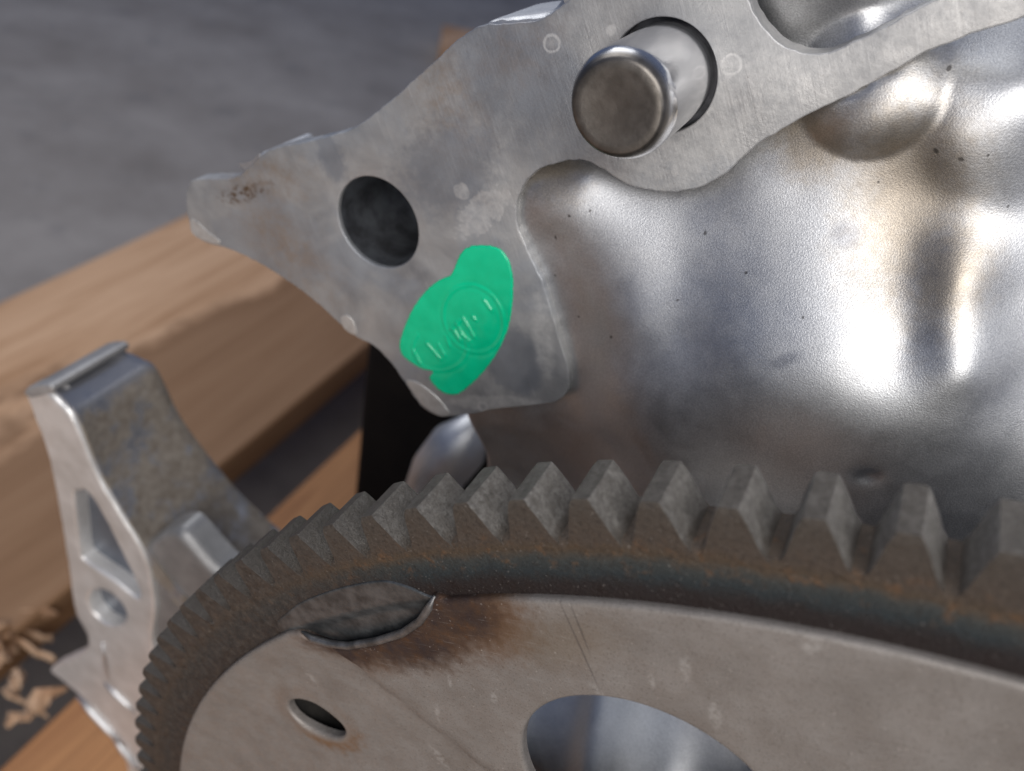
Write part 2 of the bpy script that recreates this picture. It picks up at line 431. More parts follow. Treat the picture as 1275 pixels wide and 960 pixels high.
def m_simple(name, c0, c1, scale, metal, rough, bd=.05, bs=1.5, spec=.5, coat=0):
    k = NT(name); col = k.mix(k.ss(k.noise(scale, 5, .62), .3, .7), c0, c1)
    return k.done(col, metal, rough, k.bump(k.noise(bs, 5, .6), bd, .7), spec, coat)


def m_pin():
    k = NT('pin_steel')
    tip = k.ss(k.z, ZF + 13.4, ZF + 14.5)
    px, py = P0(770, 140, ZF + 16)
    blot = k.many([(px - .8, py - .8, 2.6, 3.4, .4, .6, .6)])
    c = k.mix(k.ss(k.noise(.5, 4), .35, .65), (.12, .108, .095), (.175, .158, .14))
    c = k.mix(k.math('MULTIPLY', blot, .55), c, (.12, .10, .085))
    col = k.mix(tip, (.56, .56, .57), c)
    return k.done(col, .9, k.mix(tip, (.16, .16, .16), (.40, .40, .40)), k.bump(k.noise(1.6, 4), .03, .5))


def m_concrete():
    k = NT('concrete'); c = k.ramp(k.noise(.008, 7, .62), [(.3, (.235, .205, .18)), (.5, (.295, .262, .235)), (.7, (.36, .322, .29))])
    c = k.mix(k.math('MULTIPLY', k.ss(k.noise(.02, 5), .55, .7), .4), c, (.16, .15, .145))
    return k.done(c, 0, .75, k.bump(k.noise(.08, 6), 1.5, .6))


def m_wood(name, c0, c1, c2, seed, dark_edge=False):
    k = NT(name); v = k.scaled((.055, .055, .0045), (seed * 3.1, seed * 1.7, seed))
    g = k.noise(1, 6, .6, v, .8)
    v2 = k.scaled((.6, .6, .012), (seed, 0, 0)); f = k.noise(1, 4, .6, v2)
    c = k.ramp(g, [(.28, c2), (.44, c1), (.6, c0), (.8, c1)])
    c = k.mix(k.math('MULTIPLY', k.ss(f, .5, .72), .35), c, c2)
    if dark_edge:                                                    # darker band along the inner edge of the wide board
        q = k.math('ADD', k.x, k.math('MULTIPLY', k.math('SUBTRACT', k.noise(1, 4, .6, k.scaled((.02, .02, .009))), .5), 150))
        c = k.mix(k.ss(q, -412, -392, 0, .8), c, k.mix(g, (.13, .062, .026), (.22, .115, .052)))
    return k.done(c, 0, .62, k.bump(k.math('ADD', f, g), .5, .6), .3)


M_RING, M_PLATE, M_FLANGE, M_CAST, M_PIN = m_ring(), m_plate(), m_flange(), m_cast(), m_pin()
M_GREEN = m_simple('green_paint', (.0, .46, .215), (.003, .52, .25), .25, 0, .22, .03, .5, .5, .25)
M_WELD = m_simple('weld_metal', (.055, .058, .059), (.15, .155, .155), .35, .6, .36, .06, 3.2)
M_CUT = m_simple('bare_edge', (.48, .46, .43), (.6, .585, .56), .6, .6, .4, .05, 2)
M_BLACK = m_simple('black_plastic', (.005, .0045, .0045), (.010, .008, .007), .05, 0, .75, .1, .8, .15)
M_CONC = m_concrete()
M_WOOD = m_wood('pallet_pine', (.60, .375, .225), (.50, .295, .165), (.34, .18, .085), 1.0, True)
M_WOOD2 = m_wood('pallet_pine_orange', (.42, .20, .08), (.30, .13, .05), (.16, .065, .025), 4.0)
M_CHIP = m_wood('splintered_pine', (.55, .37, .24), (.40, .24, .14), (.20, .10, .05), 9.0)
M_BLUE = m_simple('blue_grey_casting', (.12, .135, .16), (.19, .205, .235), .1, .6, .42, .06, 1.0)
M_SHADED = m_simple('shaded_casting', (.22, .215, .21), (.32, .31, .30), .1, .5, .45, .06, 1.0)  # gusset only: its shade is put into this darker grey
M_TIP = m_simple('dull_aluminium', (.26, .25, .245), (.40, .385, .37), .15, .5, .5, .06, 1.0)
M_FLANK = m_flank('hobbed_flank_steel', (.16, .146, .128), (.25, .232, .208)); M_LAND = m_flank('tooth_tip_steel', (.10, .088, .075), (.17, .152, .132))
M_DARKBACK = m_simple('blackened_back_steel', (.010, .012, .017), (.018, .021, .028), .2, .3, .6, .05, 2)  # for unseen backs, added to dim what the cast wall reflects
M_BRK = m_simple('bracket_aluminium', (.60, .575, .545), (.76, .74, .715), .12, .55, .38, .08, 1.0)


def m_bracket_dirt():
    k = NT('soiled_aluminium')
    d = k.ss(k.noise(.14, 6, .66), .30, .52)
    tx, ty = onz(72, 500, -34.0); d = k.math('MULTIPLY', d, k.ss(k.spot(tx, ty, 4.5, 4.5, 0, .35, .4), 0, 1, 1, .12))
    c = k.mix(d, (.30, .305, .33), k.ramp(k.noise(.5, 5, .65), [(.3, (.15, .12, .092)), (.7, (.27, .235, .195))]))
    return k.done(c, k.math('SUBTRACT', .75, k.math('MULTIPLY', d, .6)), k.ss(d, 0, 1, .36, .62), k.bump(k.noise(1.1, 5), .12, .7))


M_DIRT = m_bracket_dirt()

# ------------------------------------------------------------------ setting: floor and pallet
DECK = -199.0                                                   # pallet deck under the crank axis, mm
floor = mesh('floor', [(-9, -9, 0), (9, -9, 0), (9, 9, 0), (-9, 9, 0)], [(0, 1, 2, 3)], M_CONC, mm=False)
floor['kind'] = 'structure'
PV = RING @ Vector((-.30, DECK * .001, -.20))
PAL = empty('wooden_pallet', 'rough pine pallet of wide boards lying under the engine', 'pallet', None,
            Matrix.Translation(PV) @ Matrix.Rotation(math.radians(.8), 4, 'Z') @ Matrix.Translation(-PV) @ RING)
x1 = onh(0, 385, DECK)[0]; x2 = onh(356, 514, DECK)[0]; x3 = onh(388, 592, DECK)[0]
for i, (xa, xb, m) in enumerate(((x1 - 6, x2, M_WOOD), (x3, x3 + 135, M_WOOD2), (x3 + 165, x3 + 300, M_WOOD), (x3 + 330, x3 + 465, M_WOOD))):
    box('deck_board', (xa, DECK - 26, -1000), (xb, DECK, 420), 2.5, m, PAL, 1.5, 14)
for zz in (330, -640, -950):
    box('stringer', (x1 - 6, -ZC * 1000 + 20, zz - 45), (x3 + 465, DECK - 26, zz + 45), 2, M_WOOD2, PAL)
    box('bottom_board', (x1 - 6, -ZC * 1000 + .5, zz - 50), (x3 + 465, -ZC * 1000 + 20, zz + 50), 2, M_WOOD2, PAL)

# ------------------------------------------------------------------ engine block: flange
fl = [(232, 240), (236, 227), (247, 223), (288, 222), (304, 213), (328, 191), (345, 184), (395, 173), (438, 160), (480, 130), (530, 86), (565, 54), (586, 38), (606, 31), (640, 29), (672, 24), (700, 6), (722, -16), (740, -60), (760, -140), (830, -190), (900, -170), (922, -80), (925, -30), (934, 4), (946, 27), (964, 48), (984, 60), (1006, 66), (1028, 66), (1046, 60), (1092, 38), (1160, 2), (1240, -40), (1330, -85), (1420, -125), (1450, -70), (1370, -22), (1275, 22), (1212, 42), (1160, 62), (1102, 94), (1060, 117), (1010, 141), (965, 166), (932, 190), (905, 215), (872, 233), (840, 239), (803, 236), (776, 227), (750, 210), (726, 200), (700, 202), (670, 212), (651, 232), (643, 258), (646, 285), (660, 318), (675, 351), (690, 400), (702, 440), (708, 466), (706, 486), (694, 499), (668, 504), (622, 509), (578, 517), (548, 518), (526, 507), (510, 486), (490, 456), (466, 431), (446, 421), (425, 405), (400, 382), (370, 358), (330, 332), (290, 312), (262, 304), (246, 296), (237, 281), (232, 260)]
FL = catmull([onz(x, y, ZF) for x, y in fl], .45)
FL = [p + np.array((mnoise.noise((p[0] * 1.1, p[1] * 1.1, 0)), mnoise.noise((p[0] * 1.1, p[1] * 1.1, 9)))) * .14 + np.array((mnoise.noise((p[0] * .4, p[1] * .4, 3)), 0)) * .12 for p in FL]
HC = np.array(onz(470, 278, ZF)); HR = 7.25
PC = np.array(onz(823.7, 96, ZF)); PR = 5.9
flange = sheet('machined_flange', FL, [circle(*HC, HR, 72), circle(*PC, PR + .62, 72)], lambda x, y: ZF, 3.2, .20, 0, M_FLANGE, ENGINE, 30)
V = []
revolve('bolt_hole', [(HR + .9, ZF - 13.5), (HR + .02, ZF - .6), (HR - .05, ZF - 1.2), (HR - .12, ZF - 7), (HR - .3, ZF - 30), (1, ZF - 34)], 72, m_simple('drilled_wall', (.16, .16, .17), (.40, .42, .45), .22, .9, .36, .14, 1.2), flange, *HC, smooth=50)
revolve('pin_socket', [(PR + .9, ZF - 13), (PR + .63, ZF - .3), (PR + .6, ZF - 2.2), (PR - 1, ZF - 2.4)], 72, m_simple('socket_wall', (.05, .05, .055), (.12, .12, .13), .5, .6, .5), flange, *PC, smooth=50)
PL = 15.0
revolve('dowel_pin', [(PR, ZF - 12), (PR, ZF + PL - 2.3), (PR - .12, ZF + PL - 1.7), (PR - .75, ZF + PL - .35), (PR - 1.0, ZF + PL - .08), (PR - 1.25, ZF + PL), (PR - 2.0, ZF + PL - .02), (PR - 3.2, ZF + PL - .16), (.01, ZF + PL - .22)], 96, M_PIN, ENGINE, *PC, smooth=60)


# chipped bright corners of the flange
def chip(pts, z, T):
    sheet('chipped_edge', catmull([onz(x, y, ZF) for x, y in pts], .3), [], lambda x, y: z + .05 * mnoise.noise((x * 1.5, y * 1.5, 0)), T, .12, .5, M_CUT, flange, 60)


chip([(238, 272), (246, 276), (258, 287), (274, 300), (270, 304), (256, 300), (243, 294), (237, 284)], ZF + .06, .4)
chip([(506, 474), (520, 476), (542, 492), (556, 508), (560, 516), (548, 518), (528, 506), (514, 488)], ZF + .08, .4)
chip([(424, 396), (432, 392), (441, 402), (444, 416), (438, 416), (428, 408)], ZF + .05, .3)

# ------------------------------------------------------------------ green paint with its stamped marks
gp = [(583, 308), (600, 306), (618, 309), (630, 320), (637, 340), (638, 365), (635, 395), (628, 420), (615, 445), (600, 465), (585, 480), (570, 491), (556, 491), (543, 483), (534, 471), (538, 463), (525, 460), (509, 450), (500, 442), (497, 430), (500, 415), (509, 393), (519, 376), (530, 362), (545, 350), (560, 343), (567, 329), (573, 316)]
ZG = ZF + .32
GO = catmull([onz(x, y, ZG) for x, y in gp], .25)
GO = [p + np.array((mnoise.noise((p[0] * 2.2, p[1] * 2.2, 0)), mnoise.noise((p[0] * 2.2, p[1] * 2.2, 5)))) * .10 for p in GO]


def zoomg(x, y): return onz(480 + x / 4.572, 290 + y / 4.572, ZG)


e1 = [zoomg(500 + 168 * math.cos(t) * .96 + 60 * math.sin(t), 490 + 188 * math.sin(t) - 40 * math.cos(t)) for t in np.linspace(0, 2 * math.pi, 90)]
e2 = [zoomg(310 + 155 * math.cos(t), 655 + 130 * math.sin(t)) for t in np.linspace(-.3, math.pi + .6, 60)]
E1, E2 = np.array(e1), np.array(e2)
strokes = [((235, 628), (310, 715)), ((300, 630), (335, 695)), ((345, 585), (362, 640)), ((385, 545), (425, 610)), ((368, 552), (425, 495)), ((405, 512), (440, 582)), ((440, 480), (505, 592)), ((435, 575), (480, 615)), ((495, 475), (512, 496)), ((560, 382), (602, 440)), ((160, 670), (200, 740))]
ST = [(np.array(zoomg(*p)), np.array(zoomg(*q))) for p, q in strokes]


def zgreen(x, y):
    p = np.array((x, y)); h = ZG + .05 * mnoise.noise((x * .5, y * .5, 2))
    for E_, amp, wd in ((E1, .09, .24), (E2, .06, .24)):
        dd = np.min(np.hypot(E_[:, 0] - x, E_[:, 1] - y)); h += amp * math.exp(-(dd / wd) ** 2) - amp * .5 * math.exp(-((dd - .55) / .3) ** 2)
    for A, B in ST:
        u = B - A; t = np.clip(((p - A) @ u) / (u @ u), 0, 1); dd = np.hypot(*(p - A - u * t)); h += .20 * math.exp(-(dd / .22) ** 2)
    return h


green = sheet('paint_mark', GO, [], zgreen, .31, .22, .2, M_GREEN, ENGINE, 180)
green['label'] = 'bright green paint blob with stamped oval marks'

# ------------------------------------------------------------------ cast wall behind the flange (relief read from the photograph, mm below the flange face)
ctl = [(655, 215, -1.6), (648, 250, -1.1), (648, 285, -1.0), (690, 385, -1.3), (714, 470, -1.6), (700, 503, -2.0), (650, 515, -2.6), (590, 530, -4),
       (735, 215, -1.4), (735, 250, -.3), (765, 320, 1.3), (788, 400, 3.8), (800, 440, 4.8), (690, 300, -.8), (725, 400, 0),
       (820, 260, -1.3), (850, 330, 1.2), (855, 420, 4.6), (880, 240, -2.2), (930, 200, -2.4), (1010, 155, -2.6),
       (950, 300, 1.0), (1000, 240, -1.0), (1050, 300, .8), (980, 380, 4.6), (1000, 440, 7.4), (920, 440, 7.0), (1060, 430, 6.6), (1050, 500, 9.0), (950, 500, 9.0),
       (850, 485, 7.0), (760, 485, 4.4), (740, 510, 1.6), (620, 550, -6), (650, 590, -9), (700, 570, -4.5), (760, 560, .5), (760, 640, -3), (800, 560, 6.2), (900, 560, 8.6), (1000, 575, 9.4), (1080, 580, 9.2), (700, 640, -11), (810, 640, 3.4), (950, 650, 7.6), (1100, 670, 8),
       (1130, 420, 4.2), (1140, 320, .2), (1120, 240, -1.8), (1170, 260, -1.6), (1195, 350, 2.4), (1200, 450, 6.0), (1250, 380, .4), (1255, 480, 3.2), (1180, 530, 7.6), (1230, 590, 5.5), (1230, 680, 5),
       (1060, 90, -3.5), (972, 40, -5), (1005, 56, -6), (1040, 52, -6), (945, 8, -5), (1000, 5, -4), (1050, 5, -4), (1000, -60, -1.5), (1105, 20, -6), (1100, -40, -2), (1150, 60, -3.6), (1210, 120, -2.4), (1275, 100, -3), (1240, 280, -1.6), (1330, 200, -5), (1330, 450, -1), (820, 100, -17), (700, 100, -17), (820, -60, -16), (1150, -80, -16), (1250, -20, -15)]
CP = []
for px, py, h in ctl: CP.append((*onz(px, py, ZF + h), h))
for X, Y, h in ((-100, 50, -8), (-85, 42, -5), (-70, 50, 1), (-57, 58, 4), (-45, 64, 6), (-25, 74, 7), (-10, 95, 6), (30, 95, 8), (-10, 125, 2), (30, 150, -6), (-92, 20, -4), (-95, -10, 2), (-70, -40, 8), (-30, -60, 8), (-74, 32, 20), (-60, 47, 22), (-52, 50, 22), (-42, 48, 22), (-60, 25, 23), (-40, 30, 23), (-40, 0, 18), (0, 40, 16), (30, 0, 10), (60, 60, -6), (60, 160, -12), (60, -60, -6), (-20, 180, -14), (40, 190, -14)):
    CP.append((X, Y, h))
CP = np.array(CP)


def tps_fit(P):
    d = np.hypot(P[:, None, 0] - P[None, :, 0], P[:, None, 1] - P[None, :, 1]); K = d ** 2 * np.log(d + 1e-9) + np.eye(len(P)) * 6.0
    A = np.zeros((len(P) + 3,) * 2); A[:len(P), :len(P)] = K; Q = np.c_[np.ones(len(P)), P[:, :2]]; A[:len(P), len(P):] = Q; A[len(P):, :len(P)] = Q.T
    return np.linalg.solve(A, np.r_[P[:, 2], 0, 0, 0])


W = tps_fit(CP)


def relief(X, Y):
    h = W[-3] + W[-2] * X + W[-1] * Y
    for (x, y, _), wk in zip(CP, W): d = np.hypot(X - x, Y - y); h = h + wk * d ** 2 * np.log(d + 1e-9)
    def lump(px, py, hh, rx, ry, rot, amp, p=2):
        x, y = onz(px, py, ZF + hh); c, s = math.cos(rot), math.sin(rot); u = ((X - x) * c + (Y - y) * s) / rx; v = (-(X - x) * s + (Y - y) * c) / ry
        return amp * np.exp(-((u * u + v * v) ** (p / 2)))
    x, y = onz(1082, 108, ZF - 2); d = np.hypot(X - x, Y - y); h = h + 3.0 * np.maximum(1 - (d / 7.6) ** 2, 0) ** .8   # half-round boss under the rail
    h = h + lump(1245, 150, -3, 6.5, 8.5, .5, 1.5, 4)                                      # raised pad
    h = h + lump(1100, 505, -8, 1.3, 1.0, .6, -.6)                                         # small dent
    def ridge(xa, ya, xb, yb, wd, amp):
        ux, uy = xb - xa, yb - ya; t = np.clip(((X - xa) * ux + (Y - ya) * uy) / (ux * ux + uy * uy), 0, 1)
        return amp * np.exp(-(np.hypot(X - xa - ux * t, Y - ya - uy * t) / wd) ** 2)
    h = h + ridge(-70, 52, -52, 30, 3.2, 2.2) + ridge(-55, 57, -38, 37, 4.0, 2.0) + ridge(-80, 42, -66, 20, 2.0, 1.2) + ridge(*onz(1200, 335, ZF + 3), *onz(1206, 470, ZF + 8), 4.2, 1.0)           # ribs of the seal housing
    return h


GX = np.arange(-106, 66, .6); GY = np.arange(-70, 196, .6)
XX, YY = np.meshgrid(GX, GY)
FLc = [tuple(p) for p in FL[::6]]
# the wall ends at the cast edge below the flange corner
ex = np.interp(GY, [-70, 52, 62, 72, 80, 196], [-98, -99.5, -101.5, -106.0, -106.3, -106.3])
XX2 = ex[:, None] + (XX - GX[0]) * ((GX[-1] - ex) / (GX[-1] - GX[0]))[:, None]
HH = relief(XX2, YY); HH = np.where(inside_np(XX2, YY, FLc), np.minimum(HH, -1.2), HH)
ny, nx = XX.shape
V = np.c_[XX2.ravel(), YY.ravel(), (ZF + HH).ravel()].tolist()
Fc = [(j * nx + i, j * nx + i + 1, (j + 1) * nx + i + 1, (j + 1) * nx + i) for j in range(ny - 1) for i in range(nx - 1)]
b0 = len(V)
rim = [j * nx for j in range(ny)]                               # rounded return of the wall along the free edge
for step, (dx, dz) in enumerate(((-.5, -.5), (-.7, -1.4), (-.7, -60))):
    for j in range(ny): q = V[j * nx]; V.append((q[0] + dx, q[1], (q[2] + dz) if step < 2 else ZF - 150))
    row = [b0 + step * ny + j for j in range(ny)]
    for j in range(ny - 1): Fc.append((rim[j], rim[j + 1], row[j + 1], row[j]))
    rim = row
wall = mesh('cast_wall', V, Fc, M_CAST, ENGINE, 180)
# the body of the block behind and an unseen black box under it, added to block wood reflections
box('block_body', (-104, -150, ZF - 330), (150, 200, ZF - 46), 8, M_CAST, ENGINE)
box('underside_blocker', (-150, DECK, -300), (110, -45, -14), 10, M_BLACK, ENGINE)
# casting lump beyond the machined edge at the top of the flange
V = []
L = [onz(x, y, ZF - 3) for x, y in ((590, 60), (604, 30), (630, 22), (664, 18), (690, 10), (712, -20), (720, 20), (680, 60), (620, 80))]
sheet('cast_rib', catmull(L, .6), [], lambda x, y: ZF - 2.2 + .35 * mnoise.noise((x * .5, y * .5, 1)), 14, 1.6, 0, m_cast('cast_rough', 2.0), ENGINE, 60)
L = [onz(x, y, ZF - 2) for x, y in ((300, 213), (311, 202), (326, 190), (334, 196), (320, 210))]
sheet('cast_rib', catmull(L, .6), [], lambda x, y: ZF - 1.6, 12, 1.4, 0, M_CAST, ENGINE, 60)
# dark cover and bright boss under the flange corner
c0 = onz(450, 600, -120); c1 = onz(640, 430, -120)
def loft_box(name, pts, z0, z1, bev, mat, parent): return sheet(name, catmull([onz(x, y, z0) for x, y in pts], 2), [], lambda x, y: z0, z0 - z1, bev, 0, mat, parent, 50)
loft_box('dark_cover', [(455, 425), (470, 400), (560, 395), (640, 440), (650, 560), (640, 660), (560, 690), (450, 690), (437, 640), (442, 560), (448, 480)], -115, -170, 4, M_BLACK, ENGINE)
p0, p1 = onz(600, 520, -84), onz(505, 640, -84)
tube('cast_boss', [(*p0, -84), (*(np.array(p0) * .75 + np.array(p1) * .25), -83), (*(np.array(p0) * .5 + np.array(p1) * .5), -83), (*p1, -84)], 7.0, M_CAST, ENGINE, 20)

# ------------------------------------------------------------------ flexplate: disc
RP, NT_ = 125.0, 127
PITCH = 2 * math.pi / NT_
notch = [(360, 788), (372, 787), (388, 797), (408, 804), (432, 806), (468, 800), (500, 790), (522, 775), (533, 757), (540, 741), (552, 740)]
NP = [np.array(onz(x, y, ZP * .6)) for x, y in notch]
ang = lambda p: math.atan2(p[0], p[1])
aL, aR = ang(NP[0]), ang(NP[-1])
loop = [np.array((RP * math.sin(t), RP * math.cos(t))) for t in np.arange(aR, aL + 2 * math.pi, .0045)]
nn = [loop[-1]] + NP[1:-1] + [loop[0]]
cut = []
for i in range(len(nn) - 1):
    p0_, p1, p2, p3 = nn[max(i - 1, 0)], nn[i], nn[i + 1], nn[min(i + 2, len(nn) - 1)]; kk = max(2, int(np.linalg.norm(p2 - p1) / .4))
    for j in range(kk):
        t = j / kk
        if i or j: cut.append(.5 * ((2 * p1) + (p2 - p0_) * t + (2 * p0_ - 5 * p1 + 4 * p2 - p3) * t * t + (3 * p1 - p0_ - 3 * p2 + p3) * t ** 3))
PO = loop + cut
HP = np.array([onz(x, y, ZP) for x, y in ((652, 905), (650, 930), (655, 960), (665, 890), (690, 876), (720, 871), (760, 872), (800, 878), (840, 892), (880, 918), (925, 955))])
HS = np.linalg.lstsq(np.c_[2 * HP, np.ones(len(HP))], (HP ** 2).sum(1), rcond=None)[0]
HX, HY, HRD = HS[0], HS[1], math.sqrt(HS[2] + HS[0] ** 2 + HS[1] ** 2)
A_, B_ = np.array(onz(415, 812, ZP)), np.array(onz(600, 958, ZP))  # crease: left of it the disc steps back a little
cn = np.array((-(B_ - A_)[1], (B_ - A_)[0])); cn /= np.linalg.norm(cn)
sc_ = np.array(onz(386, 905, ZP))
if (sc_ - A_) @ cn < 0: cn = -cn
A2, B2 = np.array(onz(1275, 868, ZP)), np.array(onz(1195, 945, ZP))
cn2 = np.array((-(B2 - A2)[1], (B2 - A2)[0])); cn2 /= np.linalg.norm(cn2)
if cn2[0] < 0: cn2 = -cn2


def sstep(t): t = min(max(t, 0), 1); return t * t * (3 - 2 * t)


def zplate(x, y):
    r = math.hypot(x, y); q = np.array((x, y))
    z = ZP + .05 * mnoise.noise((x * .08, y * .08, 4))
    k = sstep(((q - A_) @ cn + .6) / 2.0); fade = sstep((124.5 - r) / 7)
    z -= 1.5 * k * fade * sstep((x + 130) / 10)
    k2 = sstep(((q - A2) @ cn2 + .5) / 2.4); z -= .8 * k2 * sstep((122 - r) / 8) * (1 if x < 40 else 0)
    d = math.hypot(x - sc_[0], y - sc_[1]); z += .25 * math.exp(-((d - 4.6) / 1.0) ** 2)
    return z


others = []
for i in range(1, 6):
    t = i * math.pi / 3; c, s = math.cos(t), math.sin(t); others.append(circle(HX * c + HY * s, -HX * s + HY * c, HRD, 72))
plate = sheet('disc', PO, [circle(HX, HY, HRD, 110), circle(*sc_, 3.3, 40, 5.0, .35)] + others + [circle(0, 0, 22, 72)], zplate, 1.4, .6, 1.6, M_PLATE, FLEX, 60)
plate.data.materials.append(M_DARKBACK)
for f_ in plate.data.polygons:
    if f_.normal.z < -.7: f_.material_index = 1             # hidden back blackened to darken its reflection in the casting
revolve('crank_hub', [(21.5, 0), (21.5, -1.2), (34, -1.25), (34, -50), (45, -60)], 96, M_CAST, FLEX, smooth=40)
revolve('slot_dark_cup', [(7.5, -1.3), (7.5, -9), (.01, -9), (.01, -8.6), (5.2, -8.5), (5.2, -1.3)], 24, m_simple('dark_cup_steel', (.02, .018, .016), (.04, .035, .03), .5, .4, .6), plate, *sc_, smooth=30)  # dark cup added behind the slot so that it reads black
# weld pool in the notch
wl = [(345, 776), (355, 765), (375, 750), (410, 736), (445, 727), (478, 723), (505, 729), (530, 740), (545, 748), (548, 775), (520, 805), (470, 822), (420, 822), (380, 806), (355, 792)]
wc = np.array(onz(450, 765, -1))
sheet('weld_pool', catmull([onz(x, y, .1) for x, y in wl], .35), [], lambda x, y: .22 - .85 * sstep((125.2 - math.hypot(x, y)) / 2.2) + .03 * mnoise.noise((x * .3, y * .3, 0)), 1.6, .25, .4, M_WELD, plate, 180)

tube('weld_lip', [(*onz(x, y, ZP), ZP - .25) for x, y in ((374, 788), (388, 797), (408, 803), (432, 806), (468, 800), (500, 790), (522, 775), (534, 757), (540, 744))], .50, m_simple('lip_steel', (.10, .096, .092), (.22, .212, .205), .5, .7, .42, .06, 2.5), plate, 12)
# toothed ring and its teeth
ZR0, ZR1 = 0.0, -6.6
prof = [(112, ZR1), (112, -6.2), (117, -6.0), (119, -1.3), (124.9, -1.3), (124.9, ZR0), (131.1, ZR0), (131.5, ZR0 - .2), (131.65, ZR0 - .5), (131.65, ZR1 + .3), (131.3, ZR1), (112, ZR1)]
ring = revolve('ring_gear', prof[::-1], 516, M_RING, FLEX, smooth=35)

ring.data.materials.append(M_DARKBACK)
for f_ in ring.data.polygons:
    if f_.center.z < (ZR1 + .2) * .001 or math.hypot(f_.center.x, f_.center.y) < .1185: f_.material_index = 1  # unseen ring back blackened too, to dim its reflection


def tooth_mesh(seed):
    rows = [(130.4, 3.15), (131.6, 2.76), (132.2, 2.40), (133.2, 2.09), (134.1, 1.81), (135.0, 1.50), (135.7, 1.22), (136.12, 1.02), (136.25, .88)]
    zs = [0, .06, .35, .65, .93, 1.0]
    V, Fc = [], []
    for (r, hw) in rows:
        zf = ZR0 + .004 - max(0, r - 135.8) * .5
        for side in (-1, 1):
            for q in zs:
                z = zf + (ZR1 + .01 - zf) * q; k = 1 - (.10 if q in (0, 1.0) else 0) / max(hw, .5)
                x = side * hw * k; dn = mnoise.noise((r * .9 + seed * 7, z * .6, side * 3.0 + seed)) * .05
                V.append((x + dn * side, r + mnoise.noise((x, z * .5, seed * 3.3)) * .05 * (1 if r > 136 else 0), z))
    m = len(zs); w_ = 2 * m
    for i in range(len(rows) - 1):
        for s in range(2):
            for k in range(m - 1):
                a, b, c, d = i * w_ + s * m + k, i * w_ + s * m + k + 1, (i + 1) * w_ + s * m + k + 1, (i + 1) * w_ + s * m + k
                Fc.append((a, b, c, d) if s == 1 else (d, c, b, a))
        a, b, c, d = i * w_, i * w_ + m, (i + 1) * w_ + m, (i + 1) * w_
        Fc.append((a, b, c, d))
        a, b, c, d = i * w_ + m - 1, i * w_ + w_ - 1, (i + 1) * w_ + w_ - 1, (i + 1) * w_ + m - 1
        Fc.append((d, c, b, a))
    t = (len(rows) - 1) * w_
    for k in range(m - 1): Fc.append((t + k, t + m + k, t + m + k + 1, t + k + 1))
    me = bpy.data.meshes.new('tooth'); me.from_pydata([tuple(c * .001 for c in v) for v in V], [], Fc); me.update(); me.materials.append(M_RING)
    bm = bmesh.new(); bm.from_mesh(me); bmesh.ops.recalc_face_normals(bm, faces=bm.faces); bm.to_mesh(me); bm.free()
    me.materials.append(M_FLANK); me.materials.append(M_LAND)
    for f_ in me.polygons:
        if abs(f_.normal.z) < .6: f_.material_index = 2 if f_.normal.y > .85 else 1
    me.polygons.foreach_set('use_smooth', [True] * len(me.polygons)); me.set_sharp_from_angle(angle=math.radians(32))
    return me


TM = [tooth_mesh(i) for i in range(7)]
gap0 = math.radians(-40.92)
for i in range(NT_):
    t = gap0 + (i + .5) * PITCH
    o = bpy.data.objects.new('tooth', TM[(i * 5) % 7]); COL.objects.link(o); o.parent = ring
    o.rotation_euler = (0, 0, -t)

# ------------------------------------------------------------------ bracket beside the ring
ZB = -34.0; BW = 18.5
BR = empty('mounting_bracket', 'dirty cast aluminium bracket with triangular pocket and round hole, beside the wooden board', 'bracket')
bl = [(31, 488), (40, 484), (60, 489), (74, 502), (92, 524), (120, 590), (150, 642), (176, 684), (188, 720), (193, 760), (190, 800), (205, 850), (240, 900), (260, 960), (240, 1010), (175, 1010), (150, 930), (112, 880), (80, 850), (62, 835), (76, 826), (104, 812), (108, 792), (92, 758), (82, 690), (62, 580), (44, 525)]
win = [(92, 616), (98, 612), (108, 613), (124, 636), (148, 682), (170, 728), (174, 742), (168, 744), (140, 722), (108, 700), (100, 690), (96, 660)]
hol = circle(133, 757, 17, 40, 28, .75)
BL = catmull([onz(x, y, ZB) for x, y in bl], .8)
web = sheet('web', BL, [catmull([onz(x, y, ZB) for x, y in win], .6), [np.array(onz(p[0], p[1], ZB)) for p in hol]], lambda x, y: ZB + .12 * mnoise.noise((x * .3, y * .3, 0)), 4.2, .9, 2, M_BRK, BR, 60)
sheet('pocket_floor', catmull([onz(x, y, ZB) for x, y in ((80, 602), (98, 600), (116, 612), (146, 664), (174, 722), (178, 752), (166, 790), (138, 796), (108, 782), (96, 745), (86, 690))], 1.5), [], lambda x, y: ZB - 3.9 + .1 * mnoise.noise((x * .2, y * .2, 0)), 3, .5, 2.5, M_BLUE, BR, 60)
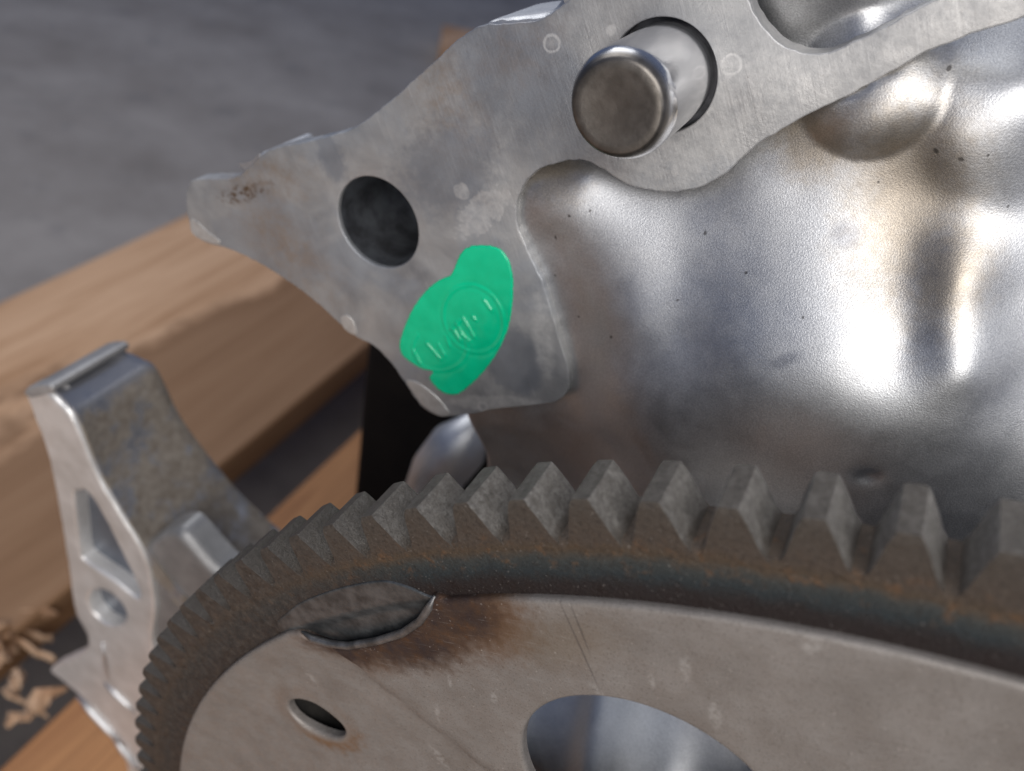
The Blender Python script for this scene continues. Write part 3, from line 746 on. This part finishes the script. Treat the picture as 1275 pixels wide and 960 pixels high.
# wide arm running back from the web along its upper edge
edge = [(50, 478), (60, 487), (78, 503), (94, 524), (121, 589), (151, 641), (177, 683), (205, 722), (250, 770), (300, 800)]
top = [np.array(onz(x, y, ZB)) for x, y in edge]
top = [.5 * ((2 * top[i]) + (top[i + 1] - top[i - 1]) * t + (2 * top[i - 1] - 5 * top[i] + 4 * top[i + 1] - top[i + 2]) * t * t + (3 * top[i] - top[i - 1] - 3 * top[i + 1] + top[i + 2]) * t ** 3) for i in range(1, len(top) - 2) for t in np.linspace(0, 1, 8, endpoint=False)]
V, Fc = [], []
nz_ = 14
for i, p in enumerate(top):
    tg = top[min(i + 1, len(top) - 1)] - top[max(i - 1, 0)]; tg /= np.linalg.norm(tg); nm = np.array((-tg[1], tg[0]))
    if nm[1] < 0: nm = -nm
    wdt = BW * (1 + .65 * i / len(top))
    for k in range(nz_ + 1):
        z = ZB - .8 - wdt * k / nz_
        u = k / nz_; dish = -.7 * math.sin(math.pi * min(max((u - .02) / .96, 0), 1)) ** .5
        if i < 5: dish -= .9 * sstep((.95 - u) * 6) * sstep((u - .03) * 9) * (1 - i / 5)
        edge_r = -.8 * (1 - math.sqrt(max(0, 1 - max(0, (u - .93) / .07) ** 2)))
        h = .35 + dish + edge_r
        V.append((*(p + nm * h), z))
    for k in range(nz_, -1, -1):
        z = ZB - .8 - wdt * k / nz_; V.append((*(p - nm * 5.5), z))
w_ = 2 * (nz_ + 1)
for i in range(len(top) - 1):
    for k in range(w_): Fc.append((i * w_ + k, i * w_ + (k + 1) % w_, (i + 1) * w_ + (k + 1) % w_, (i + 1) * w_ + k))
Fc.append(tuple(range(w_))); Fc.append(tuple((len(top) - 1) * w_ + k for k in range(w_))[::-1])
bm = bmesh.new()
arm = mesh('arm', V, Fc, M_DIRT, BR, 50)
bm.from_mesh(arm.data); bmesh.ops.recalc_face_normals(bm, faces=bm.faces); bm.to_mesh(arm.data); bm.free()
q0, q1 = onz(28, 492, ZB), onz(64, 480, ZB)
tipo = [onz(x, y, ZB) for x, y in ((30, 488), (42, 480), (60, 479), (66, 484), (64, 490), (52, 494), (38, 496))]
sheet('arm_tip', catmull(tipo, .5), [], lambda x, y: ZB + .1, BW + 1.5, .5, 0, M_TIP, BR, 60)
# gusset between arm and ring, and the foot with its ribs
gus = [(172, 694), (182, 677), (198, 665), (215, 661), (229, 669), (262, 706), (300, 745), (330, 820), (330, 900), (230, 905), (196, 830), (186, 760)]
sheet('gusset', catmull([onz(x, y, ZB - 1.2) for x, y in gus], .8), [], lambda x, y: ZB - 1.2, 7, 2.6, 3, M_SHADED, BR, 60)  # darker material stands in for shade on this face
for (p, q, r) in (((96, 866), (156, 930), 1.3), ((130, 850), (170, 888), .9), ((140, 915), (180, 965), 1.4), ((128, 800), (136, 846), .7)):
    A, B = np.array((*onz(*p, ZB), ZB)), np.array((*onz(*q, ZB), ZB)); tube('rib', [A, A * .67 + B * .33, A * .33 + B * .67, B], r, M_CAST, BR, 14)
fx, fy = onz(205, 960, ZB)
box('foot', (fx - 22, DECK, ZB - 40), (fx + 20, fy + 12, ZB - 5), 4, M_CAST, BR)

# small offcut of wood standing on the floor behind the flange
ox, oz = onh(580, 64, -ZC * 1000 + 30)
OFF = empty('wood_offcut', 'small bright pine offcut on the floor, peeping over the flange edge', 'offcut', None, RING @ Matrix.Translation((ox * .001, -ZC, oz * .001)) @ Matrix.Rotation(.5, 4, 'Y'))
box('offcut_block', (-45, 0, -110), (25, 34, 30), 3, M_WOOD, OFF, 1)
# ------------------------------------------------------------------ splintered wood by the board's edge
rng = random.Random(3)
for i in range(16):
    px, py = rng.uniform(-30, 62), rng.uniform(775, 905)
    x, z = onh(px, py, DECK - 12); Lh = rng.uniform(10, 26); a = rng.uniform(0, math.pi)
    pts = []; y = DECK - 16 + rng.uniform(0, 16); el = rng.uniform(-.2, .7)
    for k in range(7):
        t = k / 6 - .5
        pts.append((x + Lh * t * math.cos(a) + rng.uniform(-1, 1) * 1.6, y + 6 + Lh * t * el + rng.uniform(-1, 1) * 1.6, z + Lh * t * math.sin(a) + rng.uniform(-1, 1)))
    o = tube('wood_splinter', pts, rng.uniform(1.8, 5.0), M_CHIP, None, 5, 0, .45)
    o.matrix_world = RING
    o['label'] = 'torn pale wood splinter in the gap between the pallet boards'; o['category'] = 'splinter'; o['group'] = 'splinters in the pallet gap'
